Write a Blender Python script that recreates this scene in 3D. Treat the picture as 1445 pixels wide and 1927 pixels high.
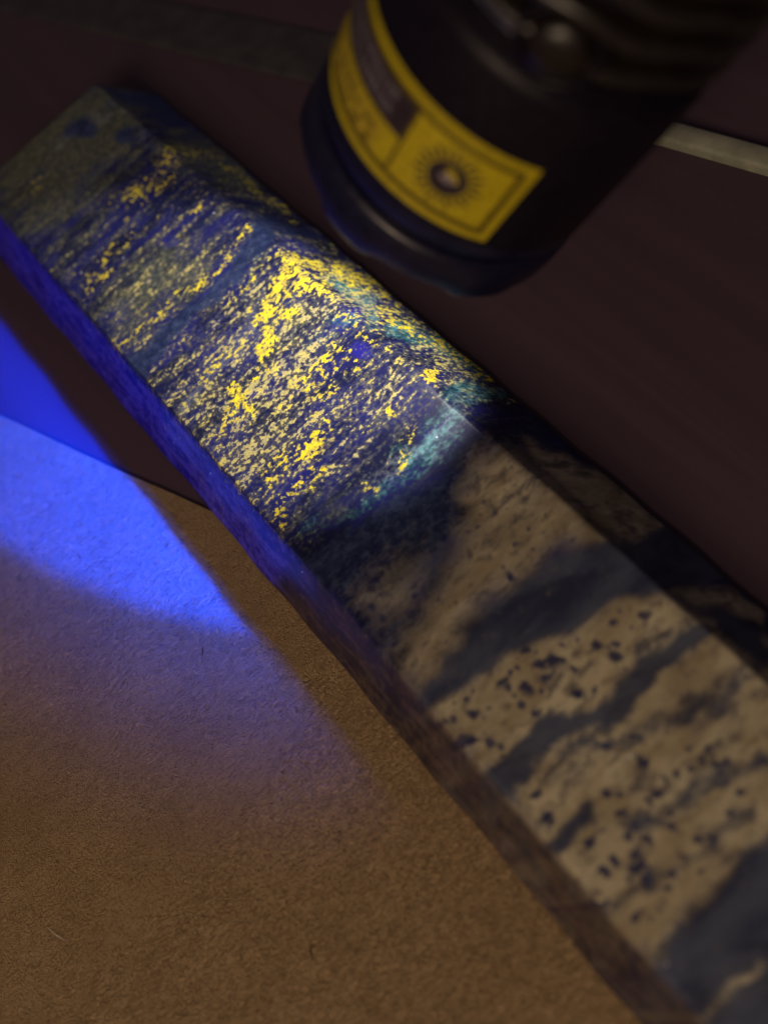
import bpy, bmesh, math, random
import numpy as np
from mathutils import Vector, Matrix

for o in list(bpy.data.objects):
    bpy.data.objects.remove(o)
scene = bpy.context.scene
COL = scene.collection
rnd = random.Random(7)

# ------------------------------------------------------------------ camera
ROT = np.array([[0.733386, -0.597421, -0.324397], [-0.678699, -0.616138, -0.399678], [0.038903, 0.513286, -0.857336]])                    # rows: right, down, forward
CAM = np.array([-0.008587, -0.201505, 0.144171])
FPX, PX, PY = 2000.0, 1445 / 2, 1927 / 2
cam_data = bpy.data.cameras.new('camera')
cam_data.sensor_fit = 'VERTICAL'
cam_data.sensor_height = 36.0
cam_data.lens = FPX / 1927 * 36.0
cam_data.clip_start = 0.005
cam_data.clip_end = 50
cam_data.dof.use_dof = True
cam_data.dof.focus_distance = 0.166
cam_data.dof.aperture_fstop = 9.2
cam_obj = bpy.data.objects.new('camera', cam_data)
COL.objects.link(cam_obj)
m = Matrix.Identity(4)
for i in range(3):
    m[i][0] = ROT[0][i]; m[i][1] = -ROT[1][i]; m[i][2] = -ROT[2][i]; m[i][3] = CAM[i]
cam_obj.matrix_world = m
scene.camera = cam_obj

# ------------------------------------------------------------------ world, exposure, room light
world = bpy.data.worlds.new('World')
scene.world = world
world.use_nodes = True
bg = world.node_tree.nodes['Background']
bg.inputs[0].default_value = (0.80, 0.60, 0.66, 1)
bg.inputs[1].default_value = 0.065
vs = scene.view_settings
vs.view_transform = 'Standard'; vs.look = 'None'; vs.exposure = 0; vs.gamma = 1
vs.use_curve_mapping = False
scene.cycles.max_bounces = 8
scene.cycles.diffuse_bounces = 4
scene.cycles.sample_clamp_indirect = 4

def area_light(name, loc, target, size, power, colour):
    l = bpy.data.lights.new(name, 'AREA')
    l.shape = 'DISK'; l.size = size; l.energy = power; l.color = colour
    o = bpy.data.objects.new(name, l); COL.objects.link(o)
    o.location = loc
    o.rotation_euler = (Vector(target) - Vector(loc)).to_track_quat('-Z', 'Y').to_euler()
    return o
area_light('room_lamp', (-0.235, -0.345, 0.27), (-0.04, -0.18, 0), 0.16, 0.74, (1.0, 0.74, 0.50))

# ------------------------------------------------------------------ helpers
def pix_to_plane(px, py, z=0.0):
    d = ROT.T @ np.array([(px - PX) / FPX, (py - PY) / FPX, 1.0])
    return CAM + d * ((z - CAM[2]) / d[2])

def obj(name, verts, faces, mat=None, parent=None, smooth=True):
    me = bpy.data.meshes.new(name)
    me.from_pydata([tuple(map(float, v)) for v in verts], [], [tuple(f) for f in faces])
    if smooth:
        me.polygons.foreach_set('use_smooth', [True] * len(me.polygons))
    me.update()
    o = bpy.data.objects.new(name, me); COL.objects.link(o)
    if mat: me.materials.append(mat)
    if parent: o.parent = parent
    return o

def tag(o, label=None, cat=None, group=None, kind=None):
    if label: o['label'] = label
    if cat: o['category'] = cat
    if group: o['group'] = group
    if kind: o['kind'] = kind
    return o

class NT:
    """small wrapper for building node trees"""
    def __init__(s, name):
        s.mat = bpy.data.materials.new(name); s.mat.use_nodes = True
        s.t = s.mat.node_tree; s.n = s.t.nodes; s.l = s.t.links
        s.bsdf = s.n['Principled BSDF']; s.out = s.n['Material Output']
    def put(s, sock, v):
        if isinstance(v, bpy.types.NodeSocket): s.l.new(v, sock)
        elif isinstance(v, (tuple, list)) and sock.type == 'RGBA' and len(v) == 3: sock.default_value = (*v, 1)
        else: sock.default_value = v
    def node(s, typ, **kw):
        n = s.n.new(typ)
        for k, v in kw.items():
            if k in n.inputs: s.put(n.inputs[k], v)
            else: setattr(n, k, v)
        return n
    def math(s, op, a, b=0.0, c=None, clamp=False):
        n = s.n.new('ShaderNodeMath'); n.operation = op; n.use_clamp = clamp
        s.put(n.inputs[0], a); s.put(n.inputs[1], b)
        if c is not None: s.put(n.inputs[2], c)
        return n.outputs[0]
    def ramp(s, v, lo, hi, a=0.0, b=1.0):
        n = s.n.new('ShaderNodeMapRange'); n.interpolation_type = 'SMOOTHSTEP'
        s.put(n.inputs['Value'], v); s.put(n.inputs['From Min'], lo); s.put(n.inputs['From Max'], hi)
        s.put(n.inputs['To Min'], a); s.put(n.inputs['To Max'], b)
        return n.outputs[0]
    def mix(s, f, a, b):
        n = s.n.new('ShaderNodeMix'); n.data_type = 'RGBA'
        s.put(n.inputs[0], f); s.put(n.inputs[6], a); s.put(n.inputs[7], b)
        return n.outputs[2]
    def coords(s, scale=(1, 1, 1), rot=(0, 0, 0), loc=(0, 0, 0)):
        tc = s.n.new('ShaderNodeTexCoord'); mp = s.n.new('ShaderNodeMapping')
        mp.inputs['Scale'].default_value = scale; mp.inputs['Rotation'].default_value = rot
        mp.inputs['Location'].default_value = loc
        s.l.new(tc.outputs['Object'], mp.inputs['Vector']); return mp.outputs[0]
    def noise(s, vec, scale=1, detail=3, rough=.55, dist=0.0, typ='FBM'):
        n = s.n.new('ShaderNodeTexNoise'); n.noise_type = typ
        s.l.new(vec, n.inputs['Vector'])
        n.inputs['Scale'].default_value = scale; n.inputs['Detail'].default_value = detail
        n.inputs['Roughness'].default_value = rough; n.inputs['Distortion'].default_value = dist
        return n.outputs['Fac'] if 'Fac' in n.outputs else n.outputs[0]
    def voronoi(s, vec, scale=1, feature='F1', rand=1.0):
        n = s.n.new('ShaderNodeTexVoronoi'); n.feature = feature
        s.l.new(vec, n.inputs['Vector']); n.inputs['Scale'].default_value = scale
        n.inputs['Randomness'].default_value = rand
        return n
    def bump(s, h, strength=.3, dist=.0001, normal=None):
        n = s.n.new('ShaderNodeBump'); s.put(n.inputs['Height'], h)
        n.inputs['Strength'].default_value = strength; n.inputs['Distance'].default_value = dist
        if normal is not None: s.l.new(normal, n.inputs['Normal'])
        return n.outputs[0]
    def set(s, **kw):
        for k, v in kw.items(): s.put(s.bsdf.inputs[k.replace('_', ' ')], v)

# ------------------------------------------------------------------ materials
def mat_cardboard():
    m = NT('kraft_cardboard')
    # fibres: thin crests of stretched noise in several turned directions
    h = None
    for k, (ang, sc) in enumerate(((0.2, 1.0), (0.95, 1.15), (1.7, .9), (2.5, 1.05))):
        v = m.coords((560 * sc, 1500 * sc, 900), (0, 0, ang), (k * 3.1, k, 0))
        n = m.noise(v, 1, 2, .5, .9)
        r = m.math('SUBTRACT', 1.0, m.math('MULTIPLY', m.math('ABSOLUTE', m.math('SUBTRACT', n, .5)), 9.0), clamp=True)
        h = r if h is None else m.math('MAXIMUM', h, r)
    fine = m.noise(m.coords((2200, 2200, 2200)), 1, 3, .6)
    height = m.math('ADD', m.math('MULTIPLY', h, .8), m.math('MULTIPLY', fine, .9))
    mott = m.noise(m.coords((620, 620, 620)), 1, 5, .66)
    big = m.noise(m.coords((60, 60, 60)), 1, 5, .6)
    c = m.mix(m.ramp(mott, .3, .72), (.222, .138, .062), (.385, .250, .124))
    c = m.mix(m.math('MULTIPLY', h, .7), c, (.47, .335, .19))
    c = m.mix(m.ramp(big, .35, .7, 0, .30), c, (.25, .165, .09))
    # dark and pale inclusions
    sp = m.noise(m.coords((900, 330, 600), (0, 0, .8)), 1, 1, .5)
    c = m.mix(m.ramp(sp, .72, .80, 0, .6), c, (.09, .052, .025))
    sp2 = m.noise(m.coords((380, 1100, 600), (0, 0, .4), (5, 2, 1)), 1, 1, .5)
    c = m.mix(m.ramp(sp2, .73, .81, 0, .5), c, (.52, .41, .28))
    m.set(Base_Color=c, Roughness=.85, Specular_IOR_Level=.2, Normal=m.bump(height, 1.0, .00045))
    return m.mat

def mat_table():
    m = NT('dark_stained_wood')
    ang = math.radians(-19)
    g = m.noise(m.coords((170, 9, 60), (0, 0, ang)), 1, 5, .6, .6)
    g2 = m.noise(m.coords((900, 30, 200), (0, 0, ang)), 1, 3, .6)
    c = m.mix(m.ramp(g, .3, .7), (.064, .039, .057), (.075, .045, .066))
    c = m.mix(m.ramp(g2, .55, .8, 0, .35), c, (.050, .031, .043))
    m.set(Base_Color=c, Roughness=m.ramp(g, .3, .7, .48, .6), Specular_IOR_Level=.3, Normal=m.bump(g2, .06, .0001))
    return m.mat

def simple(name, col, rough=.5, metal=0.0, spec=.5, grain=None):
    m = NT(name)
    c = col
    if grain:
        n = m.noise(m.coords((grain,) * 3), 1, 4, .6)
        c = m.mix(m.ramp(n, .3, .7), tuple(x * .8 for x in col), tuple(min(1, x * 1.15) for x in col))
        m.set(Normal=m.bump(n, .12, .00005), Roughness=m.ramp(n, .3, .7, rough * .85, min(1, rough * 1.15)))
    else:
        m.set(Roughness=rough)
    m.set(Base_Color=c, Metallic=metal, Specular_IOR_Level=spec)
    return m.mat

def mat_stone():
    m = NT('banded_lapis')
    def attr(name):
        a = m.n.new('ShaderNodeAttribute'); a.attribute_name = name
        s = m.n.new('ShaderNodeSeparateColor'); m.l.new(a.outputs['Color'], s.inputs[0])
        return s.outputs[0], s.outputs[1], s.outputs[2]
    Y, K, T = attr('speckle')          # yellow, khaki, teal
    Cr, Dk, Ol = attr('bands')         # cream, dark bands, olive
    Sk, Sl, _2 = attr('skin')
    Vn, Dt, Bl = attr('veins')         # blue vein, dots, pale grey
    Sp, Bd, Wm = attr('flecks')        # painted dots, bright blue, warm olive veil
    sub = lambda a, k: m.math('MULTIPLY', m.math('SUBTRACT', a, .5), k)
    add = lambda *a: a[0] if len(a) == 1 else m.math('ADD', a[0], add(*a[1:]))
    mid = m.noise(m.coords((230, 430, 250)), 1, 5, .62, .5)
    streak = m.noise(m.coords((70, 520, 90), (0, 0, .10)), 1, 5, .65, .35)        # foliation across the long axis
    coarse = m.noise(m.coords((80, 170, 90), (0, 0, .1)), 1, 5, .6, .4)
    fine = m.noise(m.coords((620, 900, 620), (0, 0, .12)), 1, 4, .68, .3)
    speck = m.noise(m.coords((1300, 1480, 1300), (0, 0, .12)), 1, 2, .55, .0)
    grain = m.noise(m.coords((3600, 3600, 3600)), 1, 2, .6)
    # ground mass: navy with bluer patches and a grey-blue bloom
    c = m.mix(m.ramp(coarse, .36, .66), (.009, .011, .040), (.017, .019, .125))
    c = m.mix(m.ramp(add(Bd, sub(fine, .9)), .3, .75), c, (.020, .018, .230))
    c = m.mix(m.ramp(add(streak, sub(speck, .5)), .45, .75, 0, .45), c, (.048, .056, .092))
    c = m.mix(m.ramp(speck, .54, .68, 0, .45), c, (.006, .007, .020))
    # olive veil
    o_ = m.ramp(add(m.math('MULTIPLY', Ol, .8), sub(mid, 1.0), sub(streak, .9)), .15, .75)
    c = m.mix(m.math('MULTIPLY', o_, .85), c, m.mix(m.ramp(speck, .35, .65), (.050, .062, .046), (.150, .150, .090)))
    # pale grey seams, plus the ridge's bevel highlight painted pale
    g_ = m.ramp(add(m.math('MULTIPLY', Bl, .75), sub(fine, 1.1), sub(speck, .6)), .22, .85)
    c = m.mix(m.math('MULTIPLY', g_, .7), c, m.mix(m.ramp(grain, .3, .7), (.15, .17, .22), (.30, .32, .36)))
    # teal
    t_ = m.ramp(add(m.math('MULTIPLY', T, .75), sub(mid, 1.0), sub(speck, .8)), .18, .72)
    c = m.mix(m.math('MULTIPLY', t_, .85), c, m.mix(m.ramp(fine, .40, .66), (.018, .080, .095), (.13, .40, .44)))
    # side face: the light pool's blue reflection and its streaks, painted into the colour
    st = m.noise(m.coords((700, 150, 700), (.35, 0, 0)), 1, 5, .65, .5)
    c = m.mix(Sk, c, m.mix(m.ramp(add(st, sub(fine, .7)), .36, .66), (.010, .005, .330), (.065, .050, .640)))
    # khaki speckle in streaks: a milky under-layer, then grains
    kv = add(m.math('MULTIPLY', speck, .62), m.math('MULTIPLY', fine, .38), sub(K, .34), sub(streak, .50), sub(mid, .24))
    kin = m.ramp(K, .02, .25)
    c = m.mix(m.math('MULTIPLY', m.ramp(add(kv, sub(grain, .12)), .40, .66, 0, .62), kin), c, m.mix(m.ramp(mid, .4, .62), (.098, .104, .118), (.200, .185, .105)))
    kf = m.math('MULTIPLY', m.ramp(kv, .570, .640), kin)
    kcol = m.mix(m.ramp(add(mid, sub(fine, .4)), .34, .62), (.36, .32, .22), (.62, .53, .17))
    kcol = m.mix(m.ramp(add(Wm, sub(mid, .8)), .35, .8, 0, .75), kcol, (.42, .345, .09))
    kcol = m.mix(m.ramp(grain, .42, .72, 0, .6), kcol, (.16, .14, .11))
    c = m.mix(m.math('MULTIPLY', kf, .92), c, kcol)
    # blue vein
    vv = m.ramp(add(Vn, sub(fine, .7), sub(streak, .3)), .35, .75)
    c = m.mix(m.math('MULTIPLY', vv, .93), c, m.mix(m.ramp(fine, .35, .7), (.012, .020, .062), (.040, .058, .135)))
    # yellow crusts
    yv = add(Y, sub(mid, .7), sub(fine, 1.2), sub(speck, 1.5))
    yf = m.math('MULTIPLY', m.ramp(yv, .45, .70), m.ramp(Y, .02, .15))
    ycol = m.mix(m.ramp(add(fine, sub(grain, .3)), .36, .62), (.48, .39, .09), (.86, .69, .025))
    ycol = m.mix(m.ramp(speck, .60, .70, 0, .7), ycol, (.22, .16, .03))
    c = m.mix(yf, c, ycol)
    # cream lower half
    cf = m.ramp(add(Cr, sub(mid, .7), sub(coarse, .5), sub(fine, .45)), .15, .85)
    cc = m.mix(m.ramp(coarse, .34, .66), (.31, .262, .17), (.51, .465, .33))
    cc = m.mix(m.ramp(mid, .46, .68, 0, .75), cc, (.225, .175, .110))
    cc = m.mix(m.ramp(add(coarse, sub(mid, .9), sub(streak, .35), sub(fine, .3)), .48, .74, 0, .80), cc, (.085, .084, .098))
    cc = m.mix(m.ramp(fine, .50, .70, 0, .40), cc, (.15, .138, .13))
    cc = m.mix(m.ramp(speck, .55, .72, 0, .18), cc, (.52, .46, .33))
    # dark dots in the cream
    warp = m.n.new('ShaderNodeVectorMath'); warp.operation = 'ADD'
    nz = m.n.new('ShaderNodeTexNoise'); nz.inputs['Scale'].default_value = 700
    tc = m.coords((1, 1, 1)); m.l.new(tc, nz.inputs['Vector'])
    sc_ = m.n.new('ShaderNodeVectorMath'); sc_.operation = 'SCALE'; sc_.inputs['Scale'].default_value = .0013
    m.l.new(nz.outputs['Color'], sc_.inputs[0]); m.l.new(tc, warp.inputs[0]); m.l.new(sc_.outputs[0], warp.inputs[1])
    vd = m.voronoi(warp.outputs[0], 640)
    sepc = m.n.new('ShaderNodeSeparateColor'); m.l.new(vd.outputs['Color'], sepc.inputs[0])
    rad = m.math('MULTIPLY', m.ramp(sepc.outputs[0], .45, 1.0, .0, .40), m.math('ADD', .25, Dt))
    dots = m.math('SUBTRACT', 1.0, m.ramp(m.math('SUBTRACT', vd.outputs['Distance'], rad), -.12, .12))
    cc = m.mix(m.math('MULTIPLY', dots, m.ramp(Dt, .05, .5, 0, .85)), cc, (.040, .045, .105))
    cc = m.mix(m.math('MULTIPLY', m.ramp(add(Sp, sub(fine, 1.3), sub(speck, .5), sub(mid, .6)), .22, .80), .90), cc, (.020, .026, .085))
    c = m.mix(cf, c, cc)
    # slate bands
    df = m.ramp(add(Dk, sub(mid, .55), sub(fine, .5), sub(speck, .25)), .10, .68)
    dc = m.mix(m.ramp(coarse, .35, .65), (.030, .036, .072), (.072, .086, .135))
    dc = m.mix(m.ramp(fine, .56, .76, 0, .5), dc, (.14, .125, .10))
    c = m.mix(m.math('MULTIPLY', df, .96), c, dc)
    # side face of the cream half: dimness and the board's brown reflection painted in
    c = m.mix(m.math('MULTIPLY', m.math('SUBTRACT', Sl, Sk), .72), c, m.mix(m.ramp(add(st, sub(fine, .5)), .38, .66), (.016, .012, .020), (.075, .046, .038)))
    # glints of pyrite, painted in as blue-white specks of colour
    sv = m.voronoi(m.coords((1, 1, 1)), 420)
    sc2 = m.n.new('ShaderNodeSeparateColor'); m.l.new(sv.outputs['Color'], sc2.inputs[0])
    spk = m.math('MULTIPLY', m.math('SUBTRACT', 1, m.ramp(sv.outputs['Distance'], .05, .09)), m.math('GREATER_THAN', sc2.outputs[1], .955))
    c = m.mix(spk, c, (.75, .78, .95))
    rough = m.mix(Sl, m.ramp(fine, .3, .7, .28, .40), (.17, .17, .17))
    m.set(Base_Color=c, Roughness=rough, Specular_IOR_Level=m.math('ADD', .10, m.math('MULTIPLY', Sl, .25)),
          Normal=m.bump(add(m.math('MULTIPLY', fine, .5), m.math('MULTIPLY', mid, .7), m.math('MULTIPLY', speck, .3)), .05, .00012))
    return m.mat

M = dict(card=mat_cardboard(), table=mat_table(), stone=mat_stone(),
         black=simple('black_anodised_metal', (.006, .004, .010), .45, .0, .2, 900),
         bezel=simple('black_bezel_metal', (.005, .005, .024), .38, .0, .5, 700),  # base tinted blue to paint in the glow from the light pool
         fin=simple('glossier_black_metal', (.012, .009, .008), .36, .0, .6, 900),  # browner and glossier than the head's black
         reflector=simple('silvered_reflector', (.85, .85, .85), .12, 1.0),
         rubber=simple('brown_black_rubber', (.010, .007, .006), .36, 0, .4, 1200),
         yellow=simple('yellow_label_paper', (.45, .36, .006), .5, 0, .4, 1500),
         dull_yellow=simple('faded_yellow_print', (.40, .30, .02), .5, 0, .4, 1500),
         ink=simple('dark_label_ink', (.030, .020, .026), .5, 0, .4, 900),
         olive_ink=simple('olive_brown_label_ink', (.085, .060, .004), .5, 0, .4, 900),
         grey_ink=simple('grey_label_print', (.13, .115, .14), .5, 0, .4, 900),
         pale_ink=simple('pale_label_print', (.27, .22, .26), .5, 0, .4, 900),
         strip=simple('pale_grey_green_plastic', (.27, .28, .215), .5, 0, .5, 200),
         dim=simple('dull_grey_plastic', (.050, .048, .056), .6, 0, .3, 200),
         lint=simple('pale_lint', (.72, .62, .50), .8, 0, .2),
         dark_fibre=simple('dark_brown_fibre', (.05, .03, .015), .8, 0, .2))

# ------------------------------------------------------------------ setting: table and cardboard
CT = 0.0007                                                     # cardboard thickness
n = 2.0
tbl = obj('table', [(-n, -n, -CT), (n, -n, -CT), (n, n, -CT), (-n, n, -CT)], [(0, 1, 2, 3)], M['table'], smooth=False)
tag(tbl, 'dark reddish brown wooden table under the stone and the cardboard', 'table', kind='structure')

pA, pB = pix_to_plane(0, 782), pix_to_plane(365, 947)
e = (pB - pA)[:2]; e /= np.linalg.norm(e); nn_ = np.array([e[1], -e[0]])        # nn_: towards the near left
if (np.array([-.1, -.15]) - pA[:2]) @ nn_ < 0: nn_ = -nn_
verts, faces = [], []
NU, NV = 60, 30
for k in range(2):
    for i in range(NU + 1):
        for j in range(NV + 1):
            s_ = -.22 + .50 * i / NU; t_ = .30 * (j / NV) ** 1.3
            if j == 0: t_ += .00012 * math.sin(s_ * 900) + .00008 * math.sin(s_ * 2300 + 1)
            p = pA[:2] + e * s_ + nn_ * t_
            verts.append((p[0], p[1], 0.0 if k == 0 else -CT + .00005))
def vid(k, i, j): return k * (NU + 1) * (NV + 1) + i * (NV + 1) + j
for i in range(NU):
    for j in range(NV):
        faces.append((vid(0, i, j), vid(0, i, j + 1), vid(0, i + 1, j + 1), vid(0, i + 1, j)))
    faces.append((vid(0, i, 0), vid(0, i + 1, 0), vid(1, i + 1, 0), vid(1, i, 0)))
    faces.append((vid(0, i + 1, NV), vid(0, i, NV), vid(1, i, NV), vid(1, i + 1, NV)))
for j in range(NV):
    faces.append((vid(0, 0, j + 1), vid(0, 0, j), vid(1, 0, j), vid(1, 0, j + 1)))
    faces.append((vid(0, NU, j), vid(0, NU, j + 1), vid(1, NU, j + 1), vid(1, NU, j)))
card = obj('cardboard_sheet', verts, faces, M['card'], smooth=False)
bm = bmesh.new(); bm.from_mesh(card.data); bmesh.ops.recalc_face_normals(bm, faces=bm.faces); bm.to_mesh(card.data); bm.free()
tag(card, 'brown kraft cardboard sheet with fibrous surface under the stone', 'cardboard')

# ------------------------------------------------------------------ the stone
SA, SH, SB1, SB2 = 0.016, 0.012090, 0.023481, 0.025879
YN = -0.245
def arc(c0, c1, c2, r, k):
    """points rounding the corner c1 between c0 and c2"""
    a = (c0 - c1) / np.linalg.norm(c0 - c1); b = (c2 - c1) / np.linalg.norm(c2 - c1)
    half = math.acos(max(-1, min(1, a @ b))) / 2
    t = r / math.tan(half)
    ctr = c1 + (a + b) / np.linalg.norm(a + b) * r / math.sin(half)
    p0, p1 = c1 + a * t - ctr, c1 + b * t - ctr
    a0, a1 = math.atan2(p0[1], p0[0]), math.atan2(p1[1], p1[0])
    d = (a1 - a0 + math.pi) % (2 * math.pi) - math.pi
    return [ctr + r * np.array([math.cos(a0 + d * i / k), math.sin(a0 + d * i / k)]) for i in range(k + 1)]
def sect(y):
    bl, tl, tr, br = (np.array(q) for q in ((-SB1, 0.), (-SA, SH), (SA, SH), (SB2, 0.)))
    rr = .0009 + .0010 / (1 + math.exp(-(y + .128) / .006)) / (1 + math.exp((y + .034) / .005))     # the ridge is worn in the middle
    nick = lambda k: max(0, math.sin(y * 530 * k + 3 * math.sin(y * 170)) * math.sin(y * 1310 * k + 1) - .45)
    rr += .0006 * nick(1.0) + .00012 * math.sin(y * 700)
    rl = .0006 + .0009 * nick(1.37)
    A = arc(br, bl, tl, .0010, 5); B = arc(bl, tl, tr, rl, 7); Cc = arc(tl, tr, br, rr, 11); D = arc(tr, br, bl, .0006, 5)
    pts = list(A)
    def fill(p, q, k): return [p + (q - p) * i / (k + 1) for i in range(1, k + 1)]
    pts += fill(A[-1], B[0], 22) + B + fill(B[-1], Cc[0], 66) + Cc + fill(Cc[-1], D[0], 24) + D
    pts += fill(D[-1], A[0], 3)
    return np.array(pts)
ys = [0.0, -.0003, -.0007, -.0012] + list(np.linspace(-.0017, YN, 480))
verts, faces = [], []
for y in ys:
    s_ = sect(y)
    ins = {0.0: .0010, -.0003: .0005, -.0007: .0002}.get(y, 0.0)
    if ins:
        cen = np.array([0., SH / 2]); s_ = cen + (s_ - cen) * (1 - ins / .009)
    wob = .00006 * math.sin(y * 160) + .00007 * math.sin(y * 410 + 2)
    for x_, z_ in s_:
        verts.append((x_ + wob * (x_ / SA), y, max(z_, 0.0) + (wob * .5 if z_ > SH * .6 else 0)))
nc = len(sect(-.1))
ny = len(ys)
tip = (.001, YN - .022, SH * .5)                                   # the near end runs to a blunt point below the camera
verts.append(tip)
for i in range(ny - 1):
    for j in range(nc):
        a, b = i * nc + j, i * nc + (j + 1) % nc
        faces.append((a, b, b + nc, a + nc))
faces.append(tuple(range(nc)))
for j in range(nc):
    faces.append(((ny - 1) * nc + j, (ny - 1) * nc + (j + 1) % nc, len(verts) - 1))
stone = obj('polished_stone', verts, faces, M['stone'])
bm = bmesh.new(); bm.from_mesh(stone.data); bmesh.ops.recalc_face_normals(bm, faces=bm.faces); bm.to_mesh(stone.data); bm.free()
tag(stone, 'long polished blue stone bar, yellow speckled far half, cream banded near half', 'stone')

# where each mineral sits on the stone, kept per vertex; the layout is drawn in a flat chart of the stone's skin
V = np.array(verts)
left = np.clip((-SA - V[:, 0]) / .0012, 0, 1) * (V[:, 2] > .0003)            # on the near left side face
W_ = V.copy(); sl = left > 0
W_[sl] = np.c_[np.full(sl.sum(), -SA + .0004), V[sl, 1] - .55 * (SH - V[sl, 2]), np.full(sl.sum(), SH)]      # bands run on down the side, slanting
q = (W_ - CAM) @ ROT.T
U = np.c_[PX + FPX * q[:, 0] / q[:, 2], PY + FPX * q[:, 1] / q[:, 2]]
U0 = U.copy()
U = U0 + np.c_[9 * np.sin(U0[:, 1] / 31 + U0[:, 0] / 57) + 5 * np.sin(U0[:, 1] / 13 - U0[:, 0] / 19 + 1), 9 * np.sin(U0[:, 0] / 37 - U0[:, 1] / 61 + 2) + 5 * np.sin(U0[:, 0] / 15 + U0[:, 1] / 23)]
def seg(p0, p1, w):
    p0, p1 = np.array(p0, float), np.array(p1, float); d = p1 - p0
    t = np.clip(((U - p0) @ d) / (d @ d), 0, 1)
    return np.exp(-(np.linalg.norm(U - p0 - t[:, None] * d, axis=1) / w) ** 2)
def line(pts, w):
    return np.max([seg(a, b, w) for a, b in zip(pts[:-1], pts[1:])], axis=0)
def blob(x, y, rx, ry=None, ang=0):
    ry = ry or rx; c, s = math.cos(math.radians(ang)), math.sin(math.radians(ang))
    dx, dy = U[:, 0] - x, U[:, 1] - y
    return np.exp(-(((dx * c + dy * s) / rx) ** 2 + ((-dx * s + dy * c) / ry) ** 2))
def poly(pts, soft):
    P = np.array(pts, float); inside = np.zeros(len(U), bool); dist = np.full(len(U), 1e9)
    for a, b in zip(P, np.roll(P, -1, 0)):
        d = b - a; t = np.clip(((U - a) @ d) / (d @ d + 1e-9), 0, 1)
        dist = np.minimum(dist, np.linalg.norm(U - a - t[:, None] * d, axis=1))
        cond = (a[1] > U[:, 1]) != (b[1] > U[:, 1])
        xi = a[0] + (U[:, 1] - a[1]) * d[0] / (d[1] if abs(d[1]) > 1e-9 else 1e-9)
        inside ^= cond & (U[:, 0] < xi)
    return 1 / (1 + np.exp(-np.where(inside, dist, -dist) / soft))
mx = lambda *a: np.max(np.broadcast_arrays(*a), axis=0)
zoneA = poly([(-900, -700), (350, -900), (1010, 740), (940, 800), (850, 880), (740, 930), (640, 985), (560, 1060), (430, 1030), (-200, 700)], 12)
core = mx(blob(560, 690, 330, 210, -40), blob(680, 560, 120, 90, 40), blob(840, 680, 130, 60, 40), blob(480, 860, 160, 130, -40))
Kk = zoneA * np.clip(.30 + .45 * core + .12 * blob(250, 500, 190, 120, -40) - .30 * blob(120, 260, 200, 150, -40)
                     - .35 * line([(640, 1000), (760, 900), (860, 800)], 55) - .3 * blob(660, 690, 60, 40, -40) - .25 * blob(690, 640, 70, 40) , 0, 1)
Yy = zoneA * mx(
    .95 * blob(585, 838, 36, 24, -40), .80 * blob(735, 780, 17, 15), .80 * blob(805, 706, 28, 15, 15), .62 * blob(692, 916, 22, 16), .62 * blob(700, 815, 16, 12, -40),
    .70 * blob(540, 595, 24, 16), .74 * blob(575, 540, 40, 26, 30), .70 * line([(545, 500), (600, 545)], 30), .66 * line([(555, 520), (505, 590), (485, 650)], 30),
    .62 * line([(440, 740), (470, 775)], 28), .60 * blob(475, 712, 16, 12), .55 * blob(505, 690, 30, 22), .62 * line([(600, 490), (660, 515)], 24),
    .60 * line([(640, 500), (720, 545)], 24), .54 * line([(720, 575), (800, 640)], 22), .52 * line([(800, 640), (930, 710)], 22), .50 * blob(650, 600, 50, 18, 35), .48 * blob(720, 640, 60, 16, 35),
    .56 * blob(620, 735, 18, 12), .50 * line([(500, 900), (600, 800)], 30), .48 * line([(520, 980), (610, 880)], 20), .52 * line([(740, 905), (765, 855)], 14), .50 * line([(790, 790), (770, 830)], 14),
    .48 * line([(465, 430), (400, 500), (330, 560)], 16), .44 * line([(520, 470), (440, 560)], 14), .46 * line([(300, 590), (230, 640)], 20), .46 * line([(330, 290), (275, 345), (225, 390)], 26),
    .50 * blob(370, 380, 26, 14, -30), .46 * line([(350, 290), (450, 330), (540, 400)], 18), .34 * line([(240, 440), (170, 540)], 30), .30 * blob(60, 350, 60, 30, -40),
    .44 * blob(440, 800, 60, 40, -40), .44 * blob(390, 700, 90, 30, -40), .42 * blob(620, 700, 160, 60, -40), .20 * core)
Tt = zoneA * mx(1.0 * line([(640, 525), (700, 580)], 26), .95 * line([(745, 610), (830, 660), (920, 705)], 22), .8 * line([(860, 740), (950, 745)], 24), .70 * blob(640, 600, 50, 30), .55 * blob(600, 640, 60, 30, -40),
    .6 * line([(650, 980), (760, 890), (850, 780)], 38), .45 * blob(590, 1000, 60, 40), .35 * line([(400, 560), (500, 480)], 30))
Oo = zoneA * mx(1.05 * blob(110, 280, 230, 150, -40), .9 * blob(400, 310, 140, 50, 30), .75 * blob(290, 540, 190, 80, -40), .65 * blob(530, 610, 60, 80, 20), .5 * blob(720, 800, 60, 40), .6 * blob(620, 960, 90, 45, -35), .4 * blob(350, 760, 60, 40), .15)
Vv = mx(line([(255, 690), (330, 620), (400, 550), (470, 470), (500, 440)], 22), .75 * line([(500, 420), (580, 440)], 18),
        .75 * poly([(640, 985), (740, 925), (860, 870), (990, 750), (1040, 830), (900, 880), (870, 990), (800, 1180), (740, 1240), (560, 1060)], 14) * (1 - .8 * mx(blob(760, 1090, 70, 60, -45), blob(700, 1150, 50, 40))),
        .95 * blob(145, 250, 40, 24, -30), .85 * blob(235, 250, 36, 20, -30), .7 * blob(60, 330, 50, 18, -40), .6 * blob(190, 330, 60, 16, -40), .9 * poly([(175, 150), (310, 170), (390, 250), (330, 240), (250, 200)], 8))
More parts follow.
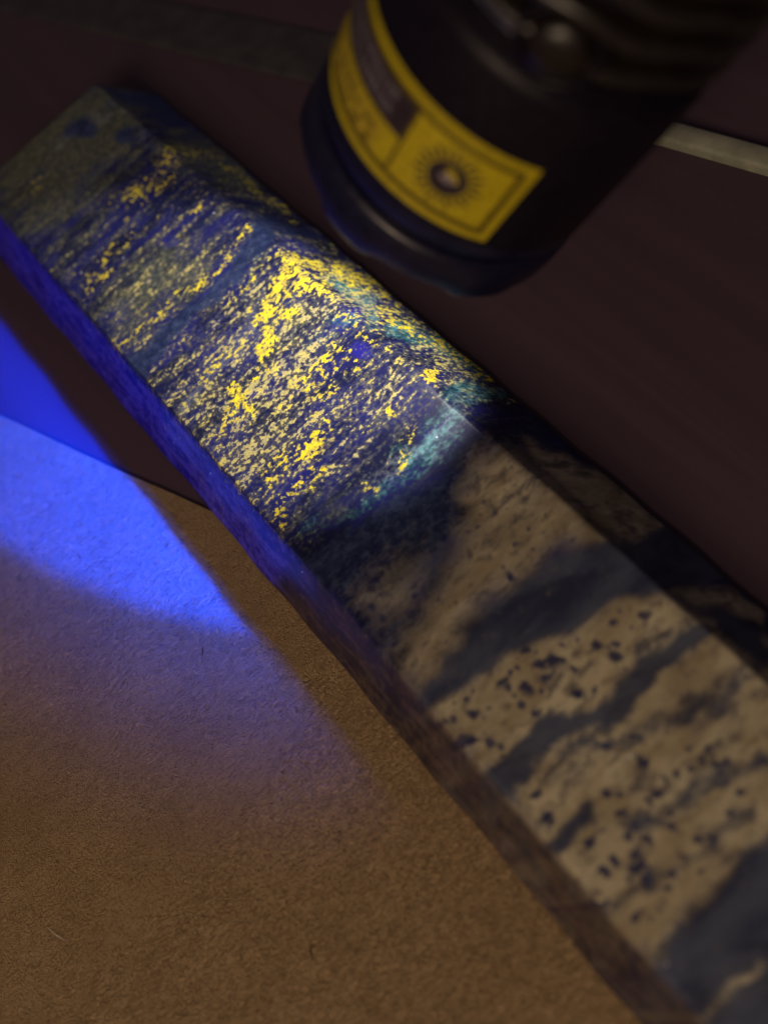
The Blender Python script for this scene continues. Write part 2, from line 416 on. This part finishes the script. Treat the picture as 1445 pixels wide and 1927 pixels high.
Bb = zoneA * mx(.5 * line([(178, 160), (322, 288)], 7), .6 * line([(90, 290), (200, 210)], 12), .7 * line([(500, 560), (440, 660), (340, 760)], 22), .7 * line([(870, 770), (790, 850), (700, 920)], 26), .45 * blob(480, 420, 110, 40, -40), .35 * blob(620, 750, 200, 100, -40)) + .55 * blob(760, 1090, 70, 55, -45) + .45 * blob(690, 1140, 50, 40)  # first line paints the far ridge's bevel highlight as pale grey
cream = mx(.93 * poly([(890, 870), (940, 850), (1010, 880), (1100, 960), (1170, 1020), (1050, 1030), (980, 1090), (900, 1150), (840, 1230), (790, 1310), (745, 1250), (810, 1150), (870, 1020)], 30),
           .55 * poly([(740, 1020), (810, 1010), (800, 1120), (740, 1220), (690, 1200), (650, 1130)], 26),
           poly([(800, 1335), (960, 1230), (1240, 1100), (1330, 1160), (1445, 1260), (1700, 1460), (1700, 1500), (1420, 1615), (1330, 1710), (1230, 1820), (1000, 1560)], 16),
           .9 * poly([(985, 830), (1060, 850), (1180, 920), (1260, 1000), (1170, 1015), (1060, 930)], 9), .8 * poly([(1260, 1100), (1360, 1110), (1445, 1150), (1440, 1190), (1330, 1150)], 7), .7 * poly([(1340, 1190), (1460, 1200), (1560, 1290), (1420, 1250)], 7),
           poly([(1500, 2050), (2000, 1850), (2400, 2600), (1700, 2700)], 20), .9 * line([(1330, 1920), (1445, 1800)], 40))
dark = mx(.42 * blob(790, 1060, 90, 60, -55), .40 * blob(720, 1170, 60, 50), .34 * blob(960, 980, 110, 50, -40), .50 * line([(1060, 1420), (1200, 1380), (1330, 1330)], 20), .52 * line([(1190, 1560), (1300, 1500), (1445, 1420)], 26), .40 * line([(1160, 1700), (1280, 1620), (1400, 1540)], 22),
          poly([(790, 1325), (835, 1235), (925, 1150), (1000, 1090), (1100, 1040), (1180, 1015), (1260, 1090), (1160, 1130), (1050, 1185), (960, 1225), (870, 1285), (805, 1335)], 10),
          poly([(895, 1480), (935, 1425), (1010, 1365), (1130, 1325), (1200, 1250), (1290, 1165), (1330, 1185), (1250, 1260), (1180, 1345), (1050, 1395), (1000, 1440), (970, 1510), (940, 1530)], 10),
          .78 * line([(1045, 1590), (1095, 1540)], 26), .6 * blob(1330, 1320, 60, 40, -20), .55 * blob(1285, 1360, 40, 34), .45 * line([(1330, 1300), (1445, 1250)], 26),
          poly([(1230, 1815), (1300, 1725), (1420, 1605), (1600, 1540), (2000, 1850), (1500, 2060), (1300, 2000)], 18) * (1 - .6 * line([(1330, 1920), (1445, 1800)], 12)),
          1.0 * poly([(1165, 1012), (1250, 1000), (1400, 1090), (1300, 1105), (1240, 1085)], 6), .95 * poly([(1310, 1150), (1400, 1180), (1500, 1260), (1420, 1240)], 6))
dots = mx(poly([(800, 1340), (960, 1240), (1230, 1120), (1180, 1250), (1100, 1330), (900, 1450)], 20), .9 * blob(1200, 1620, 170, 110, -35), .8 * blob(1150, 1560, 120, 90), .7 * blob(1330, 1480, 130, 90), .6 * blob(1100, 1450, 140, 80), .7 * blob(740, 1120, 90, 70), .5 * blob(1000, 1000, 120, 70), .35)
c6 = [(1105,540,12),(748,655,9),(838,665,13),(870,660,9),(800,695,9),(955,635,8),(995,663,13),(692,738,9),(750,770,11),(885,768,9),(610,815,11),(570,905,13),(770,840,8),(665,905,10),(520,870,7),(430,480,8),(340,560,9),(300,540,8),(720,420,10)]
c7 = [(855,380,10),(970,355,8),(965,430,12),(1225,405,8),(600,560,8),(635,640,14),(835,585,10),(885,575,7),(1030,590,9),(1060,555,8),(920,655,11),(820,735,12),(1010,735,10),(1080,680,12),(1110,625,10),(985,700,8),(830,850,10),(885,825,9),(955,860,15),(1080,855,11),(1000,910,12),(895,970,10),(1090,920,9),(1085,980,9),(935,1090,11),(850,945,10),(1290,660,10),(1170,720,9),(1235,740,9),(1130,780,8),(1325,575,9),(1270,490,10),(1320,460,9),(1435,440,11),(1215,845,8),(985,1010,10),(1200,465,9),(945,800,9),(750,900,8),(1015,655,7)]
spots = np.zeros(len(U))
for x_, y_, r_ in c6: spots = np.maximum(spots, blob(500 + .654 * x_, 800 + .654 * y_, r_ * 1.25))
for x_, y_, r_ in c7: spots = np.maximum(spots, blob(700 + .5156 * x_, 1200 + .5156 * y_, r_ * 1.15))
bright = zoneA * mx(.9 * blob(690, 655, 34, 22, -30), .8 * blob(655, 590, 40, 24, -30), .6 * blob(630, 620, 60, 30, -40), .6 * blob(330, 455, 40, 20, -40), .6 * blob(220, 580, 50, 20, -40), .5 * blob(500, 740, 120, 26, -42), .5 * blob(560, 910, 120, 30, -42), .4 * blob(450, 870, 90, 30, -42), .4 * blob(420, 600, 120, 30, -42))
warm = zoneA * mx(.8 * blob(260, 420, 230, 110, -40), .6 * blob(430, 330, 120, 50, 30), .35)
def put(name, a, b, c):
    at = stone.data.color_attributes.new(name, 'FLOAT_COLOR', 'POINT')
    arr = np.c_[a, b, c, np.ones(len(a))].astype(np.float32)
    at.data.foreach_set('color', arr.ravel())
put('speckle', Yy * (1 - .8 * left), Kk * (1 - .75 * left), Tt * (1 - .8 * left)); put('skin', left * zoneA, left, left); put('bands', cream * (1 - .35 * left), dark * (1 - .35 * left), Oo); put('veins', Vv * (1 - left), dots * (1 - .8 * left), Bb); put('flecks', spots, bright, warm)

# ------------------------------------------------------------------ the torch
TP = Vector((.0324, -.1064, .0404)); TD = Vector((-.493, .451, -.744)).normalized(); TR = .0188
zx = -TD
ux = Vector((0, 0, 1)).cross(zx).normalized(); vx = zx.cross(ux)
torch = bpy.data.objects.new('flashlight', None); COL.objects.link(torch)
torch.empty_display_size = .01
mt = Matrix.Identity(4)
for i in range(3):
    mt[i][0], mt[i][1], mt[i][2], mt[i][3] = ux[i], vx[i], zx[i], TP[i]
torch.matrix_world = mt
tag(torch, 'black metal flashlight with yellow sun emblem label, held above the stone', 'flashlight')
mmv = .001
def lathe(name, prof, mat, parent, seg_=144, closed=False, fn=None):
    """prof: (radius mm, z mm); revolved about the torch axis"""
    v, f = [], []
    for r, z in prof:
        for k in range(seg_):
            th = 2 * math.pi * k / seg_
            r2, z2 = fn(r, z, th) if fn else (r, z)
            v.append((r2 * math.cos(th) * mmv, r2 * math.sin(th) * mmv, z2 * mmv))
    np_ = len(prof)
    for i in range(np_ if closed else np_ - 1):
        for k in range(seg_):
            a, b = i * seg_ + k, i * seg_ + (k + 1) % seg_
            c, d = ((i + 1) % np_) * seg_ + (k + 1) % seg_, ((i + 1) % np_) * seg_ + k
            f.append((a, b, c, d))
    o = obj(name, v, f, mat, parent)
    bm = bmesh.new(); bm.from_mesh(o.data); bmesh.ops.recalc_face_normals(bm, faces=bm.faces); bm.to_mesh(o.data); bm.free()
    return o
R0 = 18.8
def scallop(r, z, th):
    if z < 2.4:                                         # the striking teeth of the bezel
        w = .5 + .5 * math.cos(6 * (th - math.radians(200)))
        lobe = 1 / (1 + math.exp(-(w - .62) * 14))
        z = z + (.2 - 1.1 * lobe) * (1 - z / 2.4)
        if z < .6 and r > 18: r = r + .15 * lobe
    return r, z
lathe('bezel', [(17.4, 6.2), (17.4, .9), (17.7, .2), (18.5, 0), (18.9, .5), (19.0, 2.4), (18.95, 5.2), (18.6, 5.9), (18.0, 6.1)], M['bezel'], torch, 216, fn=scallop)
lathe('head_ring', [(17.9, 5.6), (18.0, 6.9), (18.5, 7.3), (18.78, 8.0), (18.82, 9), (18.8, 9.9)], M['bezel'], torch)
lathe('head', [(18.74, 9.8), (18.8, 10.0), (18.8, 20), (18.8, 31.6), (18.6, 32.4), (18.1, 33.0), (17.2, 33.6), (16.6, 34.2)], M['black'], torch)
lathe('reflector', [(17.3, 3.2), (17.2, 12), (17.0, 24), (16.2, 34), (12.5, 42.2), (3.0, 43.6)], M['reflector'], torch)
ln = NT('clear_lens')
tr = ln.n.new('ShaderNodeBsdfTransparent'); gl = ln.n.new('ShaderNodeBsdfGlossy'); gl.inputs['Roughness'].default_value = .02
mx_ = ln.n.new('ShaderNodeMixShader'); mx_.inputs[0].default_value = .05
ln.l.new(tr.outputs[0], mx_.inputs[1]); ln.l.new(gl.outputs[0], mx_.inputs[2]); ln.l.new(mx_.outputs[0], ln.out.inputs[0])
lathe('lens', [(17.35, 2.6), (9, 2.6), (.01, 2.6), (.01, 3.0), (9, 3.0), (17.35, 3.0)], ln.mat, torch, 72, closed=True)
# finned neck: each fin is a ring of its own, its outer edge cut into waves
def wavy(amp, ph):
    def fn(r, z, th):
        if r > 17.5: z = z + amp * math.sin(9 * th + ph)
        return r, z
    return fn
lathe('neck', [(16.2, 33.5), (15.6, 35), (15.6, 62), (14, 64)], M['black'], torch, 96)
for k in range(7):
    z0 = 36.2 + k * 3.9
    lathe('cooling_fin', [(15.4, z0), (17.9, z0), (18.5, z0 + .35), (18.7, z0 + .9), (18.5, z0 + 1.5), (17.9, z0 + 1.9), (15.4, z0 + 1.9)], M['fin'], torch, 144, fn=wavy(.35, .8))
lathe('handle', [(14.2, 62.5), (14.4, 66), (13.2, 68), (13.2, 120), (13.6, 122), (13.6, 128), (12.6, 129.5), (.01, 129.5)], M['black'], torch, 96)
# side switch in a round recess, on the side that faces the camera
th0 = math.radians(165)
er = Vector((math.cos(th0), math.sin(th0), 0)); et = Vector((-math.sin(th0), math.cos(th0), 0)); ez = Vector((0, 0, 1))
def disc_stack(name, prof, zc, mat, parent, seg_=40):
    v, f = [], []
    for rad, hgt in prof:
        for k in range(seg_):
            t = 2 * math.pi * k / seg_
            p = er * hgt + et * (rad * math.cos(t)) + ez * (zc + rad * math.sin(t))
            v.append(tuple(p * mmv))
    for i in range(len(prof) - 1):
        for k in range(seg_):
            f.append((i * seg_ + k, i * seg_ + (k + 1) % seg_, (i + 1) * seg_ + (k + 1) % seg_, (i + 1) * seg_ + k))
    f.append(tuple((len(prof) - 1) * seg_ + k for k in range(seg_)))
    return obj(name, v, f, mat, parent)
sw = disc_stack('switch_collar', [(4.6, 15), (4.6, 18.0), (4.4, 18.4), (4.0, 18.4), (3.7, 18.2), (3.7, 17.4), (.1, 17.4)], 37.4, M['black'], torch)
disc_stack('switch_button', [(3.2, 17.2), (3.2, 18.2), (3.0, 18.8), (2.5, 19.2), (1.7, 19.5), (.9, 19.6), (.2, 19.62)], 37.4, M['rubber'], sw)

# label wrapped round the head; print lies in thin raised layers
def patch(name, th_a, th_b, z_a, z_b, lift, mat, parent, k=None):
    k = k or max(2, int(abs(th_b - th_a) / 1.5)); v, f = [], []
    rr = R0 + lift
    for i in range(k + 1):
        t = math.radians(th_a + (th_b - th_a) * i / k)
        for z in (z_a, z_b):
            v.append((rr * math.cos(t) * mmv, rr * math.sin(t) * mmv, z * mmv))
    for i in range(k): f.append((2 * i, 2 * i + 2, 2 * i + 3, 2 * i + 1))
    return obj(name, v, f, mat, parent)
def multi(name, parts, lift, mat, parent):
    """flat print made of several curved rectangles: one printed layer"""
    v, f = [], []; rr = R0 + lift
    for th_a, th_b, z_a, z_b in parts:
        k = max(1, int(abs(th_b - th_a) / 2)); b0 = len(v)
        for i in range(k + 1):
            t = math.radians(th_a + (th_b - th_a) * i / k)
            for z in (z_a, z_b): v.append((rr * math.cos(t) * mmv, rr * math.sin(t) * mmv, z * mmv))
        for i in range(k): f.append((b0 + 2 * i, b0 + 2 * i + 2, b0 + 2 * i + 3, b0 + 2 * i + 1))
    return obj(name, v, f, mat, parent)
TH1, TH0, ZB, ZT = 185.0, 78.0, 10.8, 23.9
label = patch('label', TH0, TH1, ZB, ZT, .06, M['yellow'], torch)
ins, lw = 1.1, .75
dth = math.degrees(1 / R0)
multi('border_line', [(TH0 + ins * dth, TH1 - ins * dth, ZB + ins, ZB + ins + lw), (TH0 + ins * dth, TH1 - ins * dth, ZT - ins - lw, ZT - ins),
                      (TH1 - (ins + lw) * dth, TH1 - ins * dth, ZB + ins + lw, ZT - ins - lw), (TH0 + ins * dth, TH0 + (ins + lw) * dth, ZB + ins + lw, ZT - ins - lw),
                      (140.2, 141.6, ZB + ins + lw, ZT - ins - lw)], .10, M['olive_ink'], label)
patch('dark_panel', TH0 + (ins + lw) * dth, 140.2, 17.2, ZT - ins - lw + .05, .13, M['ink'], label)
marks = []
th = 132.0
while th > 82:
    w_ = rnd.uniform(1.6, 3.6)
    for zz in (18.3, 20.3):
        marks.append((th - w_, th, zz, zz + rnd.uniform(1.0, 1.45)))
    th -= w_ + rnd.uniform(.7, 1.3)
multi('grey_print', marks, .17, M['grey_ink'], label)
patch('tinted_print_band', TH0 + (ins + lw) * dth, 133, 12.7, 16.6, .12, M['dull_yellow'], label)
marks = []
th = 130.0
while th > 82:
    w_ = rnd.uniform(1.0, 2.6)
    for zz in (13.1, 14.9):
        if rnd.random() < .72: marks.append((th - w_, th, zz, zz + rnd.uniform(.55, 1.0)))
    th -= w_ + rnd.uniform(.9, 1.8)
multi('small_print', marks, .16, M['olive_ink'], label)
def emblem(name, polys, lift, mat, parent, thc=160.3, zc=17.35):
    v, f = [], []
    for poly_ in polys:
        b0 = len(v)
        for s_, z_ in poly_:
            t = math.radians(thc) + s_ / R0
            v.append(((R0 + lift) * math.cos(t) * mmv, (R0 + lift) * math.sin(t) * mmv, (zc + z_) * mmv))
        f.append(tuple(range(b0, b0 + len(poly_))))
    return obj(name, v, f, mat, parent)
def ring(r_, k=40, sx=1.0, sy=1.0): return [(r_ * sx * math.cos(2 * math.pi * i / k), r_ * sy * math.sin(2 * math.pi * i / k)) for i in range(k)]
emblem('sun_disc', [ring(2.4)], .14, M['ink'], label)
rays = []
for k in range(22):
    a0 = 2 * math.pi * k / 22; L = 4.3 if k % 2 == 0 else 3.9
    c0, s0 = math.cos(a0), math.sin(a0)
    rays.append([(2.65 * c0 - .24 * s0, 2.65 * s0 + .24 * c0), (2.65 * c0 + .24 * s0, 2.65 * s0 - .24 * c0), (L * c0 + .13 * s0, L * s0 - .13 * c0), (L * c0 - .13 * s0, L * s0 + .13 * c0)])
emblem('sun_rays', rays, .13, M['ink'], label)
emblem('sun_eye', [ring(.75, 24, 1.2, .65)], .18, M['pale_ink'], label)

# torch lamps: its violet-blue light, plus added whitish spots standing in for stone fluorescence
def spot(name, loc, aim, wide, half_w, half_n, blend, power, colour, radius, exclude=False, falloff='Linear'):
    l = bpy.data.lights.new(name, 'SPOT'); l.spot_size = math.radians(half_w * 2); l.spot_blend = blend
    l.energy = power; l.color = colour; l.shadow_soft_size = radius
    if falloff:                                          # a reflector beam near its mirror fades slower than a bare point
        l.use_nodes = True; nt = l.node_tree; em = next(x for x in nt.nodes if x.type == 'EMISSION')
        fo = nt.nodes.new('ShaderNodeLightFalloff'); fo.inputs['Strength'].default_value = 1.0
        nt.links.new(fo.outputs[falloff], em.inputs['Strength'])
    o = bpy.data.objects.new(name, l); COL.objects.link(o)
    z = -Vector(aim).normalized(); x = (Vector(wide) - z * Vector(wide).dot(z)).normalized(); y = z.cross(x)
    k = math.tan(math.radians(half_n)) / math.tan(math.radians(half_w))
    mw = Matrix.Identity(4)
    for r in range(3): mw[r][0], mw[r][1], mw[r][2], mw[r][3] = x[r], y[r] * k, z[r], loc[r]
    o.parent = torch
    o.matrix_parent_inverse = mt.inverted()
    o.matrix_basis = mw
    rc = bpy.data.collections.new(name + '_receivers')
    rc.objects.link(stone)
    o.light_linking.receiver_collection = rc
    if exclude:
        rc.collection_objects[0].light_linking.link_state = 'EXCLUDE'
    return o
LA, LD, LW = (.02929, -.09705, .04974), (-.525, .205, -.826), (.062, -.960, -.274)
spot('ultraviolet_beam', LA, LD, LW, 47.6, 25.2, .06, 52.0, (.0, .036, 1.0), .0014, True)
spot('ultraviolet_spill', LA, (-.7397, .2428, -.6276), (.1236, .9658, .2279), 53.1, 18.6, 1.0, 21.0, (.0, .06, 1.0), .005, True)
spot('added_fluorescence_beam', LA, LD, LW, 47.0, 27.5, .28, 3.5, (1.0, .94, .88), .0014)
spot('added_fluorescence_spill', LA, (-.02, .066, -.038), LW, 62, 62, 1.0, .75, (.85, .85, 1.0), .003)

# ------------------------------------------------------------------ pale strip on the table behind the torch
def on_table(px, py): p = pix_to_plane(px, py, -CT); return Vector((p[0], p[1], -CT))
def bar(name, pa, pb, ext_a, ext_b, half, height, mat, label):
    a_, b_ = on_table(*pa), on_table(*pb)
    dirv = (b_ - a_).normalized(); side = Vector((-dirv.y, dirv.x, 0)); full = (b_ - a_).length
    prof = [(-1, .02), (-1, .6), (-.93, .82), (-.7, .95), (0, 1), (.7, .95), (.93, .82), (1, .6), (1, .02)]
    v, f = [], []; KL = 40; p = len(prof)
    for i in range(KL + 1):
        t = -ext_a + (full + ext_a + ext_b) * i / KL
        dend = min(t + ext_a, full + ext_b - t); sh = min(1, .35 + dend / half * .5)       # rounded ends
        base = a_ + dirv * t
        for s_, z_ in prof: v.append(tuple(base + side * (s_ * half * sh) + Vector((0, 0, z_ * height * (.6 + .4 * sh)))))
    for i in range(KL):
        for j in range(p - 1): f.append((i * p + j, i * p + j + 1, (i + 1) * p + j + 1, (i + 1) * p + j))
    f.append(tuple(range(p))); f.append(tuple(KL * p + j for j in range(p)))
    o = obj(name, v, f, mat)
    bm = bmesh.new(); bm.from_mesh(o.data); bmesh.ops.recalc_face_normals(bm, faces=bm.faces); bm.to_mesh(o.data); bm.free()
    return tag(o, label, 'strip')
bar('pale_strip', (1445, 312), (1225, 250), .12, .004, .0020, .0024, M['strip'], 'blurred pale grey green strip on the table at the right of the flashlight')
bar('grey_strip', (640, 118), (0, -20), .03, .2, .0062, .0007, M['dim'], 'wide dull grey strip on the table at the left of the flashlight')

# ------------------------------------------------------------------ lint on the cardboard
def fibre(name, pts_px, rad, mat, label, bend=.0):
    P_ = [Vector(pix_to_plane(*p)) + Vector((0, 0, rad * .9 + (bend if 0 < i < len(pts_px) - 1 else 0))) for i, p in enumerate(pts_px)]
    v, f = [], []
    K = 7
    for i, p in enumerate(P_):
        d = (P_[min(i + 1, len(P_) - 1)] - P_[max(i - 1, 0)]).normalized(); s1 = d.cross(Vector((0, 0, 1))).normalized(); s2 = s1.cross(d)
        r_ = rad * (.35 if i in (0, len(P_) - 1) else 1)
        for k in range(K):
            t = 2 * math.pi * k / K; v.append(tuple(p + s1 * (r_ * math.cos(t)) + s2 * (r_ * math.sin(t))))
    for i in range(len(P_) - 1):
        for k in range(K): f.append((i * K + k, i * K + (k + 1) % K, (i + 1) * K + (k + 1) % K, (i + 1) * K + k))
    f.append(tuple(range(K))); f.append(tuple((len(P_) - 1) * K + k for k in range(K)))
    tag(obj(name, v, f, mat), label, 'fibre', 'loose fibres on the cardboard')
fibre('lint_fibre', [(91, 1745), (104, 1757), (114, 1763), (127, 1771)], .00009, M['lint'], 'pale short lint fibre at the lower left of the cardboard', .0001)
fibre('dark_fibre', [(586, 1776), (585, 1788), (589, 1806)], .00013, M['dark_fibre'], 'dark short fibre near the bottom centre of the cardboard', .0001)
fibre('dark_fibre', [(381, 1216), (383, 1226), (381, 1236)], .00009, M['dark_fibre'], 'tiny dark fibre just below the blue light pool', .00005)
